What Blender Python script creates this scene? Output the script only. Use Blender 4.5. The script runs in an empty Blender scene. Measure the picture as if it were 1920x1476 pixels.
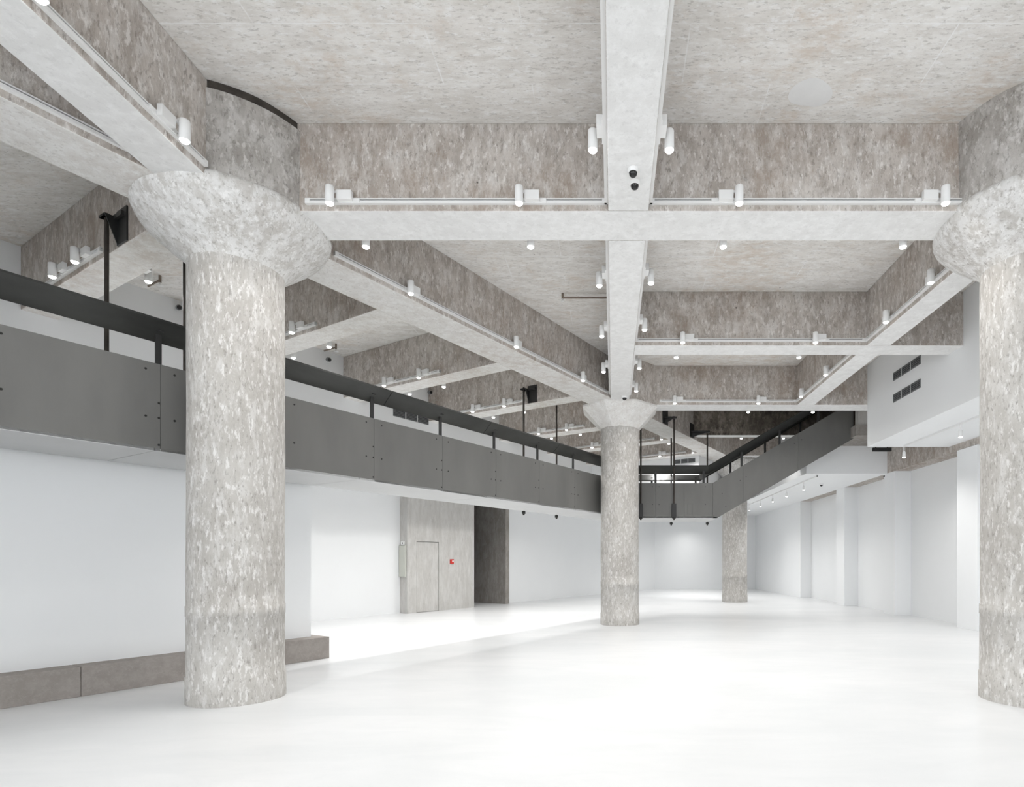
import bpy, bmesh, math, random
from mathutils import Vector, Matrix
random.seed(7)

# ------------------------------------------------------------------ camera, world, exposure
F, CX, YH, H = 1070.0, 1148.8, 1054.0, 1.5          # focal length / principal point / horizon (px), eye height (m)
sc = bpy.context.scene
C = sc.collection
cam_d = bpy.data.cameras.new('camera')
cam_d.sensor_fit = 'HORIZONTAL'
cam_d.sensor_width = 36.0
cam_d.lens = F / 1920 * 36
cam_d.shift_x = (960 - CX) / 1920
cam_d.shift_y = (YH - 738) / 1920
cam_d.clip_start = 0.05
cam = bpy.data.objects.new('camera', cam_d)
cam.location = (0, 0, H)
cam.rotation_euler = (math.pi / 2, 0, 0)
C.objects.link(cam)
sc.camera = cam

world = bpy.data.worlds.new('world')
sc.world = world
world.use_nodes = True
bg = world.node_tree.nodes['Background']
bg.inputs[0].default_value = (0.93, 0.965, 1.0, 1)
bg.inputs[1].default_value = 3.3
vs = sc.view_settings
vs.view_transform = 'Standard'
vs.look = 'None'
vs.gamma = 1
vs.use_curve_mapping = False
vs.exposure = 0.03
SPOT_W = 66.0

# ------------------------------------------------------------------ frames and constants
TH = math.radians(30)
c30, s30 = math.cos(TH), math.sin(TH)
def FX(a, b, z): return Vector((a, b, z))                                # main grid
def FU(u, v, z): return Vector((u * c30 + v * s30, -u * s30 + v * c30, z))   # grid of the slanted left side
ZB, ZC = 5.19, 6.116                       # beam soffit, slab soffit
T1F, T1B = 6.002, 6.557
T2F, T2B = 9.736, 10.175
T3F, T3B = 13.406, 13.937
RL, RR = 4.335, 4.737
CL, CR = -0.049, 0.377
LL, LR = -4.37, -3.88
DL, DR = -7.153, -6.462
UW = -11.67                                # upper left wall
UL = -13.74                                # lower left wall
UP = -8.302                                # plinth face
XR = 5.982                                 # right bulkhead face
BZ = 4.205                                 # right bulkhead soffit
XW, XN = 7.9, 8.35                         # right wall: pilaster face, niche back
YB = 31.5                                  # back wall
ZL = 4.05                                  # low ceilings at the back and right
COL = {'A': (-4.153, 6.315), 'B': (0.171, 13.80), 'C': (4.53, 6.20), 'D': (4.593, 21.49)}
RC = 0.458
PV = [2.9, 5.5, 8.09, 10.55, 13.3, 15.75, 18.2]
def tpx(x): return (x - CX) / F
def v_at(u, x):                            # v where the plane u is met by image column x
    t = tpx(x); Y = -u / (s30 - c30 * t); return Y * (s30 * t + c30)
def u_at(v, x):
    t = tpx(x); Y = v / (c30 + s30 * t); return Y * (c30 * t - s30)

# ------------------------------------------------------------------ materials
def new_mat(name):
    m = bpy.data.materials.new(name); m.use_nodes = True
    nt = m.node_tree
    return m, nt, nt.nodes['Principled BSDF']
def N(nt, kind, **kw):
    n = nt.nodes.new(kind)
    for k, v in kw.items(): setattr(n, k, v)
    return n
def noise(nt, vec, scale, detail=6, rough=0.6, dist=0.0):
    n = N(nt, 'ShaderNodeTexNoise')
    n.inputs['Scale'].default_value = scale; n.inputs['Detail'].default_value = detail
    n.inputs['Roughness'].default_value = rough; n.inputs['Distortion'].default_value = dist
    nt.links.new(vec, n.inputs['Vector'])
    return n.outputs['Fac']
def ramp(nt, fac, p0, p1, c0=(0, 0, 0, 1), c1=(1, 1, 1, 1)):
    r = N(nt, 'ShaderNodeValToRGB')
    r.color_ramp.elements[0].position = p0; r.color_ramp.elements[1].position = p1
    r.color_ramp.elements[0].color = c0; r.color_ramp.elements[1].color = c1
    nt.links.new(fac, r.inputs[0])
    return r.outputs[0]
def mixc(nt, fac, a, b, mode='MIX'):
    m = N(nt, 'ShaderNodeMix', data_type='RGBA', blend_type=mode)
    for sock, val in ((m.inputs[0], fac), (m.inputs[6], a), (m.inputs[7], b)):
        if isinstance(val, (int, float)): sock.default_value = val
        elif isinstance(val, tuple): sock.default_value = (*val, 1) if len(val) == 3 else val
        else: nt.links.new(val, sock)
    return m.outputs[2]
def mapping(nt, vec, scale=(1, 1, 1), rot=(0, 0, 0), loc=(0, 0, 0)):
    m = N(nt, 'ShaderNodeMapping')
    m.inputs['Scale'].default_value = scale; m.inputs['Rotation'].default_value = rot; m.inputs['Location'].default_value = loc
    nt.links.new(vec, m.inputs['Vector'])
    return m.outputs[0]
def pos(nt): return N(nt, 'ShaderNodeNewGeometry').outputs['Position']
def bump(nt, bs, fac, strength, dist):
    b = N(nt, 'ShaderNodeBump'); b.inputs['Strength'].default_value = strength; b.inputs['Distance'].default_value = dist
    nt.links.new(fac, b.inputs['Height']); nt.links.new(b.outputs[0], bs.inputs['Normal'])

def concrete(name, light, mid, dark, stain=None, stain_amt=0.3, stretch=(1, 1, 1), rot=(0, 0, 0), big=0.9,
             grain=16, fleck=0.5, wash=None, wash_scale=7, wash_pos=(0.5, 0.58), wash_amt=0.8, dark_amt=0.6, pits=True, bmp=0.25, seams=None):
    """weathered concrete: broad tone, mid-scale dark blotches, pale lime wash, fine flecks, stains and pits"""
    m, nt, bs = new_mat(name)
    P = pos(nt)
    S = mapping(nt, P, stretch, rot)
    def mul(a, k):
        f = N(nt, 'ShaderNodeMath', operation='MULTIPLY'); nt.links.new(a, f.inputs[0])
        if isinstance(k, (int, float)): f.inputs[1].default_value = k
        else: nt.links.new(k, f.inputs[1])
        return f.outputs[0]
    n1 = noise(nt, P, big, 9, 0.68)
    n2 = noise(nt, S, 6.0, 9, 0.72)
    n3 = noise(nt, S, grain, 6, 0.7)
    n4 = noise(nt, mapping(nt, S, (1, 1, 1), (0.3, 0.2, 0.5), (3, 7, 1)), grain * 1.6, 5, 0.7)
    col = mixc(nt, ramp(nt, n1, 0.38, 0.62), mid, light)
    col = mixc(nt, mul(ramp(nt, n2, 0.42, 0.58, (1, 1, 1, 1), (0, 0, 0, 1)), dark_amt), col, dark)
    if wash:
        w = noise(nt, mapping(nt, S, (1, 1, 1), (0, 0, 0), (11, 5, 2)), wash_scale, 8, 0.7)
        col = mixc(nt, mul(ramp(nt, w, *wash_pos), wash_amt), col, wash)
    col = mixc(nt, mul(ramp(nt, n3, 0.54, 0.62), fleck), col, tuple(min(0.9, x * 1.1 + 0.05) for x in (wash or light)))
    col = mixc(nt, mul(ramp(nt, n4, 0.55, 0.64), fleck * 0.9), col, tuple(x * 0.68 for x in dark))
    if stain:
        s = noise(nt, mapping(nt, P, (1, 1, 1), (0, 0, 0), (4.2, 1.7, 0)), 0.6, 8, 0.72)
        s2 = noise(nt, S, 8, 7, 0.75)
        col = mixc(nt, mul(mul(ramp(nt, s, 0.50, 0.60), ramp(nt, s2, 0.42, 0.56)), stain_amt), col, stain)
    if seams:
        br = N(nt, 'ShaderNodeTexBrick'); br.offset = 0.37
        br.inputs['Scale'].default_value = 1.0; br.inputs['Brick Width'].default_value = seams[0]; br.inputs['Row Height'].default_value = seams[1]
        br.inputs['Mortar Size'].default_value = 0.008; br.inputs['Mortar Smooth'].default_value = 0.6
        nt.links.new(mapping(nt, P, (1, 1, 1), (0, 0, 0), (0.78, 0.07, 0)), br.inputs['Vector'])
        col = mixc(nt, mul(mul(br.outputs['Fac'], ramp(nt, n1, 0.45, 0.56)), 0.75), col, tuple(min(0.9, x * 1.15) for x in light))
    if pits:
        v = N(nt, 'ShaderNodeTexVoronoi'); v.inputs['Scale'].default_value = 2.2
        nt.links.new(P, v.inputs['Vector'])
        col = mixc(nt, mul(ramp(nt, v.outputs['Distance'], 0.022, 0.036, (1, 1, 1, 1), (0, 0, 0, 1)), ramp(nt, n1, 0.5, 0.55)), col, tuple(x * 0.35 for x in dark))
    nt.links.new(col, bs.inputs['Base Color'])
    bs.inputs['Roughness'].default_value = 0.85
    bs.inputs['Specular IOR Level'].default_value = 0.25
    h = N(nt, 'ShaderNodeMath', operation='ADD')
    nt.links.new(n2, h.inputs[0]); nt.links.new(n3, h.inputs[1])
    bump(nt, bs, h.outputs[0], bmp, 0.025)
    return m

M = {}
M['beam'] = concrete('beam_concrete', (0.63, 0.59, 0.552), (0.48, 0.436, 0.398), (0.335, 0.295, 0.26), stretch=(1, 1, 0.42), grain=20, fleck=0.7, wash=(0.66, 0.635, 0.61), wash_scale=8, wash_pos=(0.5, 0.60), wash_amt=0.65, dark_amt=0.65, stain=(0.34, 0.275, 0.225), stain_amt=0.7, bmp=0.4)
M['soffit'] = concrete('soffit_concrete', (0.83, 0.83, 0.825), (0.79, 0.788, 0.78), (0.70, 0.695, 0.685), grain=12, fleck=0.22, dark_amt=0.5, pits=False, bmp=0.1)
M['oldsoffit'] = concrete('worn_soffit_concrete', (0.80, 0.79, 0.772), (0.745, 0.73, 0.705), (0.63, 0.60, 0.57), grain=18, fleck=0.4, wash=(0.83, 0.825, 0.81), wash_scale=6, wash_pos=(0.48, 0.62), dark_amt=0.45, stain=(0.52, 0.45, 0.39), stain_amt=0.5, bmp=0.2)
M['slab'] = concrete('slab_concrete', (0.83, 0.815, 0.79), (0.77, 0.745, 0.71), (0.60, 0.57, 0.53), stretch=(0.45, 1.25, 1), grain=20, fleck=0.6, wash=(0.86, 0.85, 0.83), wash_scale=6, wash_pos=(0.48, 0.62), wash_amt=0.6, dark_amt=0.5, stain=(0.62, 0.53, 0.445), stain_amt=0.6, bmp=0.2, seams=(2.3, 0.62))
M['column'] = concrete('column_concrete', (0.54, 0.525, 0.50), (0.43, 0.41, 0.382), (0.35, 0.328, 0.30), stretch=(1, 1, 0.33), grain=26, fleck=0.7, wash=(0.64, 0.63, 0.615), wash_scale=13, wash_pos=(0.50, 0.62), wash_amt=0.6, dark_amt=0.35, bmp=0.25)
M['capital'] = concrete('capital_concrete', (0.66, 0.65, 0.63), (0.56, 0.54, 0.515), (0.42, 0.395, 0.36), stretch=(1, 1, 0.7), grain=18, fleck=0.6, wash=(0.75, 0.745, 0.735), wash_scale=8, wash_pos=(0.45, 0.56), wash_amt=0.75, dark_amt=0.45, bmp=0.3)
M['drum'] = concrete('column_head_concrete', (0.50, 0.48, 0.455), (0.42, 0.395, 0.37), (0.28, 0.26, 0.235), stretch=(1, 1, 0.5), grain=18, fleck=0.65, wash=(0.56, 0.545, 0.525), wash_scale=8, wash_pos=(0.48, 0.60), bmp=0.35)
M['plainconc'] = concrete('fair_faced_concrete', (0.60, 0.59, 0.57), (0.55, 0.54, 0.52), (0.47, 0.455, 0.43), stretch=(1, 1, 0.25), grain=9, fleck=0.25, pits=False, bmp=0.08)
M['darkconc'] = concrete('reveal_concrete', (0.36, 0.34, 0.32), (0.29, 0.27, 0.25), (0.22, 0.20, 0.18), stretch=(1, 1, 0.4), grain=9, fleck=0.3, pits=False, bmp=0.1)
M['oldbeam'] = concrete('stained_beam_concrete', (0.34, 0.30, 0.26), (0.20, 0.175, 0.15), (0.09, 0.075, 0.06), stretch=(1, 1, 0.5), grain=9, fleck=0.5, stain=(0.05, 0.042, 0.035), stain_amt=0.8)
M['plinth'] = concrete('plinth_concrete', (0.36, 0.33, 0.31), (0.32, 0.295, 0.275), (0.27, 0.245, 0.225), grain=24, fleck=0.15, bmp=0.05)

def simple(name, col, rough=0.5, metal=0.0, spec=0.5, var=0.0, scale=3.0, bmp=0.0, stretch=(1, 1, 1)):
    m, nt, bs = new_mat(name)
    P = mapping(nt, pos(nt), stretch)
    n = noise(nt, P, scale, 6, 0.6)
    a = tuple(x * (1 - var) for x in col); b = tuple(min(0.95, x * (1 + var)) for x in col)
    nt.links.new(mixc(nt, ramp(nt, n, 0.3, 0.7), a, b), bs.inputs['Base Color'])
    bs.inputs['Roughness'].default_value = rough; bs.inputs['Metallic'].default_value = metal
    bs.inputs['Specular IOR Level'].default_value = spec
    if bmp: bump(nt, bs, n, bmp, 0.01)
    return m
M['white'] = simple('white_plaster', (0.868, 0.880, 0.888), 0.75, spec=0.3, var=0.012, scale=0.6, bmp=0.03)
M['patch'] = simple('smooth_plaster_patch', (0.78, 0.78, 0.775), 0.8, var=0.03, scale=6)
M['steel'] = simple('blackened_steel', (0.150, 0.149, 0.142), 0.55, metal=0.15, var=0.12, scale=1.6, stretch=(1, 1, 0.3))
M['steelsoffit'] = simple('floor_lit_steel_soffit', (0.55, 0.555, 0.555), 0.6, var=0.05, scale=0.8)  # same steel as the panels, light from the floor painted in as paler colour
M['rail'] = simple('dark_oiled_steel', (0.040, 0.041, 0.039), 0.38, metal=0.3, var=0.35, scale=1.2, stretch=(1, 1, 3))
M['brownrail'] = M['rail']
M['rod'] = simple('rusty_rod_steel', (0.05, 0.042, 0.036), 0.5, metal=0.4, var=0.3, scale=8)
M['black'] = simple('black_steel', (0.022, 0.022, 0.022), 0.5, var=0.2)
M['fixture'] = simple('white_powder_coat', (0.82, 0.82, 0.815), 0.4, var=0.01)
M['slot'] = simple('track_slot', (0.16, 0.16, 0.16), 0.6, var=0.05)
M['vent'] = simple('vent_louvre_grey', (0.20, 0.21, 0.215), 0.5, var=0.05)
M['ventback'] = simple('vent_cavity', (0.07, 0.07, 0.075), 0.8, var=0.05)
M['bolt'] = simple('bolt_dark', (0.035, 0.035, 0.033), 0.4, metal=0.5, var=0.1)
M['red'] = simple('red_plastic', (0.62, 0.03, 0.02), 0.4, var=0.03)
M['meter'] = simple('grey_green_enamel', (0.56, 0.57, 0.52), 0.5, var=0.02)
M['gapshade'] = simple('painted_gap_shade', (0.055, 0.047, 0.040), 0.9, var=0.5, scale=7)  # shade of the gap above the drum, painted as a dark band
M['pipe'] = simple('brown_pipe', (0.22, 0.175, 0.14), 0.5, var=0.2, scale=9)

m, nt, bs = new_mat('dome_smoke'); M['dome'] = m
bs.inputs['Base Color'].default_value = (0.012, 0.012, 0.013, 1); bs.inputs['Roughness'].default_value = 0.08

m, nt, bs = new_mat('white_epoxy_floor'); M['floor'] = m
P = pos(nt)
n1 = noise(nt, mapping(nt, P, (0.35, 1, 1)), 0.8, 8, 0.62, 0.6)
n2 = noise(nt, mapping(nt, P, (0.5, 1.4, 1)), 2.4, 8, 0.65, 0.8)
fc = mixc(nt, ramp(nt, n1, 0.35, 0.65), (0.69, 0.703, 0.711), (0.765, 0.77, 0.776))
fc = mixc(nt, ramp(nt, n2, 0.45, 0.72, (0, 0, 0, 1), (0.35, 0.35, 0.35, 1)), fc, (0.65, 0.668, 0.676))
nt.links.new(fc, bs.inputs['Base Color'])
bs.inputs['Roughness'].default_value = 0.30
bs.inputs['Specular IOR Level'].default_value = 0.42
bump(nt, bs, n2, 0.02, 0.02)

m, nt, bs = new_mat('lamp_lens_glow'); M['lens'] = m
bs.inputs['Base Color'].default_value = (0.9, 0.9, 0.9, 1)
bs.inputs['Emission Color'].default_value = (1, 0.985, 0.96, 1)
bs.inputs['Emission Strength'].default_value = 14.0

# ------------------------------------------------------------------ mesh helpers
class MB:
    def __init__(s): s.v = []; s.f = []; s.m = []; s.smooth = []
    def add(s, verts, faces, mi=0, smooth=False):
        o = len(s.v); s.v += [tuple(p) for p in verts]
        for k, f in enumerate(faces):
            s.f.append([i + o for i in f]); s.m.append(mi[k] if isinstance(mi, (list, tuple)) else mi); s.smooth.append(smooth)
        return s
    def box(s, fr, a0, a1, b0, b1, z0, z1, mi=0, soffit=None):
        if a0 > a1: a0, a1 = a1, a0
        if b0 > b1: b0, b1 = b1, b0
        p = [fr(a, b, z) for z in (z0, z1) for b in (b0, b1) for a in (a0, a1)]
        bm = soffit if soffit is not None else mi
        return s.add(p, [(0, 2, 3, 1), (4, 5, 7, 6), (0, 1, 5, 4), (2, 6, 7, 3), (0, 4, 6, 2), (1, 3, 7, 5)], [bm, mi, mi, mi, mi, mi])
    def prism(s, A, B, mi=0, smooth=False):
        n = len(A)
        fs = [(i, (i + 1) % n, n + (i + 1) % n, n + i) for i in range(n)]
        s.add(list(A) + list(B), fs, mi, smooth)
        s.add(A, [tuple(range(n - 1, -1, -1))], mi); s.add(B, [tuple(range(n))], mi)
        return s
    def lathe(s, c, prof, seg=24, mi=0, a0=0.0, smooth=True, cap=True, wob=None):
        cx, cy = c; vs = []; fs = []
        for k, (r, z) in enumerate(prof):
            for i in range(seg):
                a = a0 + 2 * math.pi * i / seg
                rr = r + (wob(a, z) if wob else 0)
                vs.append((cx + rr * math.cos(a), cy + rr * math.sin(a), z))
        for k in range(len(prof) - 1):
            for i in range(seg):
                j = (i + 1) % seg
                fs.append((k * seg + i, k * seg + j, (k + 1) * seg + j, (k + 1) * seg + i))
        s.add(vs, fs, mi, smooth)
        if cap:
            s.add(vs[:seg], [tuple(range(seg - 1, -1, -1))], mi); s.add(vs[-seg:], [tuple(range(seg))], mi)
        return s
    def tube(s, p0, p1, r, seg=10, mi=0):
        p0 = Vector(p0); p1 = Vector(p1); d = (p1 - p0).normalized()
        a = d.orthogonal().normalized(); b = d.cross(a)
        A = [p0 + (a * math.cos(2 * math.pi * i / seg) + b * math.sin(2 * math.pi * i / seg)) * r for i in range(seg)]
        B = [q + (p1 - p0) for q in A]
        return s.prism(A, B, mi, True)
    def build(s, name, mats, parent=None, bevel=0.0, loc=None):
        me = bpy.data.meshes.new(name)
        off = Vector(loc) if loc is not None else Vector((0, 0, 0))
        me.from_pydata([tuple(Vector(p) - off) for p in s.v], [], s.f)
        if not isinstance(mats, (list, tuple)): mats = [mats]
        for k in mats: me.materials.append(M[k])
        for p, mi, sm in zip(me.polygons, s.m, s.smooth): p.material_index = mi; p.use_smooth = sm
        bm = bmesh.new(); bm.from_mesh(me); bmesh.ops.recalc_face_normals(bm, faces=bm.faces); bm.to_mesh(me); bm.free()
        o = bpy.data.objects.new(name, me); C.objects.link(o)
        o.location = off
        if parent:
            o.parent = parent
            o.matrix_parent_inverse = Matrix.Translation(-parent.location) if parent.rotation_euler.z == 0 else (Matrix.Translation(parent.location) @ parent.rotation_euler.to_matrix().to_4x4()).inverted()
        if bevel:
            b = o.modifiers.new('worn_edges', 'BEVEL'); b.width = bevel; b.segments = 2; b.limit_method = 'ANGLE'
        return o
def tag(o, label, cat, group=None):
    o['label'] = label; o['category'] = cat
    if group: o['group'] = group
    return o
def struct(o, label=None):
    o['kind'] = 'structure'
    if label: o['label'] = label
    return o
def thing(name, label, cat, loc=(0, 0, 0), group=None, rz=0):
    o = bpy.data.objects.new(name, None); C.objects.link(o); o.location = loc; o.rotation_euler = (0, 0, rz)
    o.empty_display_size = 0.1
    return tag(o, label, cat, group)

# ------------------------------------------------------------------ floor, slab and walls
struct(MB().box(FX, -22, 9.2, -9, 33, -0.25, 0.0).build('floor', 'floor'), 'white polished epoxy floor with soft cloudy sheen')
struct(MB().box(FX, -22, 9.2, -9, 33, ZC, ZC + 0.3).build('ceiling', 'slab'), 'rough stained concrete slab ceiling between the beams')

cl = bpy.data.objects['ceiling']
px_, py_ = (1520 - CX) / F * 5.62, 5.62
MB().lathe((px_, py_), [(0.20, ZC + 0.001), (0.17, ZC - 0.002), (0.12, ZC - 0.003)], 40, wob=lambda a, z: 0.03 * math.sin(2 * a + 1) + 0.012 * math.sin(3 * a)).build('plaster_patch', 'patch', cl)
# slanted left side: lower wall, overhanging upper bulkhead, partition with plinth
VC0, VC1 = v_at(-13.43, 763.6), v_at(-13.43, 889)
VJ0, VJ1 = v_at(-13.5, 948), v_at(-13.5, 955)
VEND = (YB + UL * s30) / c30
UBK = UL - 0.3
struct(MB().box(FU, UBK, UL, -9, VC0 + 0.02, 0, 3.92).build('wall_left', 'white'), 'white lower wall left of the concrete door block')
struct(MB().box(FU, UBK, UL, VJ1 - 0.01, VEND + 0.6, 0, 3.92).build('wall_left_far', 'white'), 'long white lower wall beyond the dark opening')
struct(MB().box(FU, UL - 0.3, UW, -9, 18.62, 3.9, ZC).build('wall_left_upper', 'white'), 'white overhanging upper wall above the walkway')
struct(MB().box(FU, UL - 0.3, -7.3, 18.62, 24.5, 3.9, ZC).build('wall_back_upper', 'white'), 'white upper end wall closing the slanted bays')
w = MB()
DV0, DV1 = v_at(-13.43, 781), v_at(-13.43, 823)
DZ = 2.11
w.box(FU, UBK, -13.43, VC0, DV0, 0, 3.92).box(FU, UBK, -13.43, DV1, VC1, 0, 3.92).box(FU, UBK, -13.43, DV0, DV1, DZ, 3.92).box(FU, UBK, -13.60, DV0, DV1, 0, DZ)
struct(w.build('wall_left_concrete', 'plainconc'), 'fair-faced concrete wall block around the flush door')
d = struct(MB().box(FU, -13.6, -13.44, DV0 + 0.014, DV1 - 0.014, 0.01, DZ - 0.016).build('door_1', 'plainconc'), 'flush concrete-grey service door')
w = MB().box(FU, -15.05, -13.5, VJ0, VJ1, 0, 3.92, 0)
struct(w.build('wall_left_jamb', 'darkconc'), 'rough concrete jamb of the dark opening')
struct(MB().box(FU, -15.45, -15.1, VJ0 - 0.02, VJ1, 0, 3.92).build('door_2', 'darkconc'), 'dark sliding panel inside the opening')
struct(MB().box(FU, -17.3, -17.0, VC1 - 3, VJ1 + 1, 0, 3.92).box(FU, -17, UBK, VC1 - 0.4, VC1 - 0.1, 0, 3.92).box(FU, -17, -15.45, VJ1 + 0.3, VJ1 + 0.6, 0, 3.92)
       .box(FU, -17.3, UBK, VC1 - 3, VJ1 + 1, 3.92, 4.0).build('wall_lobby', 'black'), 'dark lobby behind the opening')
struct(MB().box(FU, UL - 0.3, -7.0, -0.6, -0.3, 0, ZC).build('wall_left_blocker', 'white'), 'added unseen white wall blocking daylight from the slanted bays')  # added out of view to keep daylight off the slanted bays
PE = v_at(-8.56, 583)
struct(MB().box(FU, -8.86, -8.56, -0.3, PE, 0, 3.55).build('wall_left_near', 'white'), 'white partition wall standing on the plinth under walkway')
PLE = v_at(UP, 618)
pl = MB()
seams = [-0.3, v_at(UP, 152), PLE]
plo = struct(MB().box(FU, -8.9, UP - 0.012, -0.3, PLE - 0.012, 0, 0.325).build('baseboard_left', 'plinth'), 'low grey-brown concrete plinth under the white partition')
for i in range(2):
    MB().box(FU, -8.9, UP, seams[i] + 0.003, seams[i + 1] - 0.003, 0.0, 0.333).build('plinth_block', 'plinth', plo, bevel=0.004)

# back and right
struct(MB().box(FX, -1, 8.9, YB, YB + 0.3, 0, ZL + 0.2).build('wall_back', 'white'), 'bright white end wall behind the farthest column')
struct(MB().box(FX, 1.0, 6.0, 22.6, YB + 0.3, ZL, ZL + 0.25).box(FX, 3.2, 6.0, 22.6, 22.8, ZL, ZC).build('ceiling_low_back', 'white'), 'low white ceiling over the far end')
wr = struct(MB().box(FX, XN, XN + 0.3, -9, YB + 0.3, 0, ZL).build('wall_right', 'white'), 'white side wall with niches between pilasters')
for y0, y1 in ((4.6, 5.3), (8.5, 9.2), (12.36, 13.1), (15.98, 16.61), (19.46, 20.16), (24.0, YB)):
    MB().box(FX, XW, XN + 0.01, y0, y1, 0, ZL + 0.01).build('pilaster', 'white', wr, bevel=0.004)
struct(MB().box(FX, XW, XN + 0.3, -9, YB, ZL, 4.95).build('trim_1', 'beam'), 'raw concrete lintel beam running above the white niches')
struct(MB().box(FX, 5.57, XW + 0.001, 16.42, YB, ZL - 0.005, 4.9).build('ceiling_low_right', 'white'), 'white dropped ceiling box over the far side aisle')
struct(MB().box(FX, XR, XN + 0.4, -9, T3F + 0.002, BZ, ZC).build('wall_right_upper', 'white', bevel=0.004), 'white overhanging bulkhead with two grey vents')
struct(MB().box(FX, XN, XN + 0.3, T3F, 33, 4.9, ZC).box(FX, 5.57, XN, 18.9, 19.1, 4.9, ZC).build('wall_right_back', 'white'), 'white wall behind the stair landing')
ld = MB().box(FX, 6.42, XN, 15.05, 16.42, 4.84, 5.12, 0)
struct(ld.build('floor_landing', 'darkconc'), 'concrete landing slab at the top of the steel stair')
struct(MB().box(FX, 6.5, XN, 15.1, 15.3, 5.12, ZB + 0.6).build('trim_2', 'plainconc'), 'pale concrete upstand on the stair landing')

t = thing('steel_bar', 'short black steel bar hanging under the stair landing', 'steel bar', (6.9, 15.3, 4.5))
MB().box(FX, 6.97, 7.46, 15.26, 15.34, 4.47, 4.56).build('bar', 'black', t)
for x in (7.05, 7.36): MB().tube((x, 15.3, 4.55), (x, 15.3, 4.85), 0.012, 8).build('hanger', 'black', t)

# ------------------------------------------------------------------ concrete beams
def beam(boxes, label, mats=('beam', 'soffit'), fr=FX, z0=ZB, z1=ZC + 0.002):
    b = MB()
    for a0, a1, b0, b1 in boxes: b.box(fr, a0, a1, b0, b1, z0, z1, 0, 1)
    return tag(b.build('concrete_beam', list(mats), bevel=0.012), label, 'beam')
beam([(-3.55, XR + 0.05, T1F, T1B)], 'wide pale concrete crossbeam joining the two round-capital columns')
beam([(CR - 0.002, XR + 0.05, T2F, T2B)], 'slimmer concrete crossbeam ending in the bulkhead above the upper vent')
beam([(0.62, XN, T3F, T3B)], 'concrete crossbeam from the faceted capital towards the stair top')
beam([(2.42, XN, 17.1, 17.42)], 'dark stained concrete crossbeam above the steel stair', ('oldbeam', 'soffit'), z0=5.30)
beam([(4.1, XN, 20.4, 20.8)], 'brown concrete crossbeam behind the stair handrail', z0=5.30)
beam([(CL, CR, -9, T1F), (CL, CR, T1B, 13.2)], 'pale central concrete beam carrying two dome cameras')
beam([(LL, LR, -9, 5.75)], 'concrete beam running over the viewer to the column beside the plinth')
beam([(RL, RR, -9, 5.75), (RL, RR, 6.9, T2F), (RL, RR, T2B, T3F)], 'concrete beam beside the white bulkhead through two crossbeams')
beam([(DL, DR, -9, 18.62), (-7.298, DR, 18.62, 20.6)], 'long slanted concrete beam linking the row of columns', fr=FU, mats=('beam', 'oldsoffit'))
ords = ['holding the rod bracket behind the first capital', 'second in the slanted bays', 'third in the slanted bays', 'with the rod bracket before the faceted capital',
        'behind the faceted capital', 'just before the last slanted bay', 'against the white upper end wall']
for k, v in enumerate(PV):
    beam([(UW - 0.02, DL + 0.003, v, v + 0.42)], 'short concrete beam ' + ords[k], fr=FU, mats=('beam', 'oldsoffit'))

# ------------------------------------------------------------------ columns
def wob_for(seed, amp):
    rnd = random.Random(seed); ph = [rnd.uniform(0, 6.28) for _ in range(8)]
    def w(a, z):
        return amp * (math.sin(3 * a + ph[0] + z * 1.3) * 0.5 + math.sin(7 * a + ph[1] - z * 2.1) * 0.3 + math.sin(13 * a + ph[2] + 4 * z) * 0.2 + 0.35 * math.sin(5 * z + ph[3]))
    return w
def column(key, label, facet=False, gap=False, bands=True):
    c = COL[key]
    t = thing('concrete_column', label, 'column', (c[0], c[1], 0))
    r = RC
    zs = [(r + 0.012, 0), (r + 0.012, 0.27), (r + 0.002, 0.285), (r + 0.002, 0.92), (r + 0.007, 0.925), (r + 0.007, 1.03), (r, 1.035)]
    z = 1.2
    while z < 4.6: zs.append((r, z)); z += 0.2
    zs += [(r, 4.72)]
    MB().lathe(c, zs, 72, wob=wob_for(key, 0.004)).build('shaft', 'column', t)
    if facet:
        R = 0.955
        k = MB().lathe(c, [(RC + 0.03, 4.685), (R, ZB - 0.05), (R, ZB + 0.004)], 8, a0=math.pi / 8, smooth=False)
        k.build('capital', 'capital', t, bevel=0.01)
        MB().lathe(c, [(R - 0.01, ZB), (R - 0.01, ZC)], 8, a0=math.pi / 8, smooth=False).build('column_head', 'beam', t, bevel=0.01)
    else:
        prof = [(r - 0.02, 4.66), (r + 0.012, 4.70), (r + 0.03, 4.735), (r + 0.10, 4.79), (r + 0.20, 4.87), (r + 0.31, 4.965), (r + 0.385, 5.035), (r + 0.435, 5.10), (r + 0.46, 5.16), (r + 0.465, 5.215), (r + 0.455, 5.25), (r + 0.43, 5.262)]
        w0 = wob_for(key + 'c', 0.012)
        MB().lathe(c, prof, 80, wob=lambda a, z: w0(a, z) * (0.2 if z < 4.75 else 1)).build('capital', 'capital', t)
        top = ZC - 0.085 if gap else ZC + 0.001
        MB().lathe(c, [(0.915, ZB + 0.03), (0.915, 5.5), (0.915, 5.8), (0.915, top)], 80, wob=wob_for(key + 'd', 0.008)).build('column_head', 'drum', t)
        if gap: MB().lathe(c, [(0.895, top - 0.02), (0.895, ZC + 0.001)], 80, wob=lambda a, z: 0.006 * math.sin(9 * a) * math.sin(4 * a + 1)).build('shadow_gap_band', 'gapshade', t)
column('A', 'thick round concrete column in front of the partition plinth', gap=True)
column('B', 'round concrete column with faceted capital where the walkway bends')
column('C', 'thick pale round column close to the white bulkhead')
column('D', 'far round concrete column standing behind the steel stair')
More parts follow.
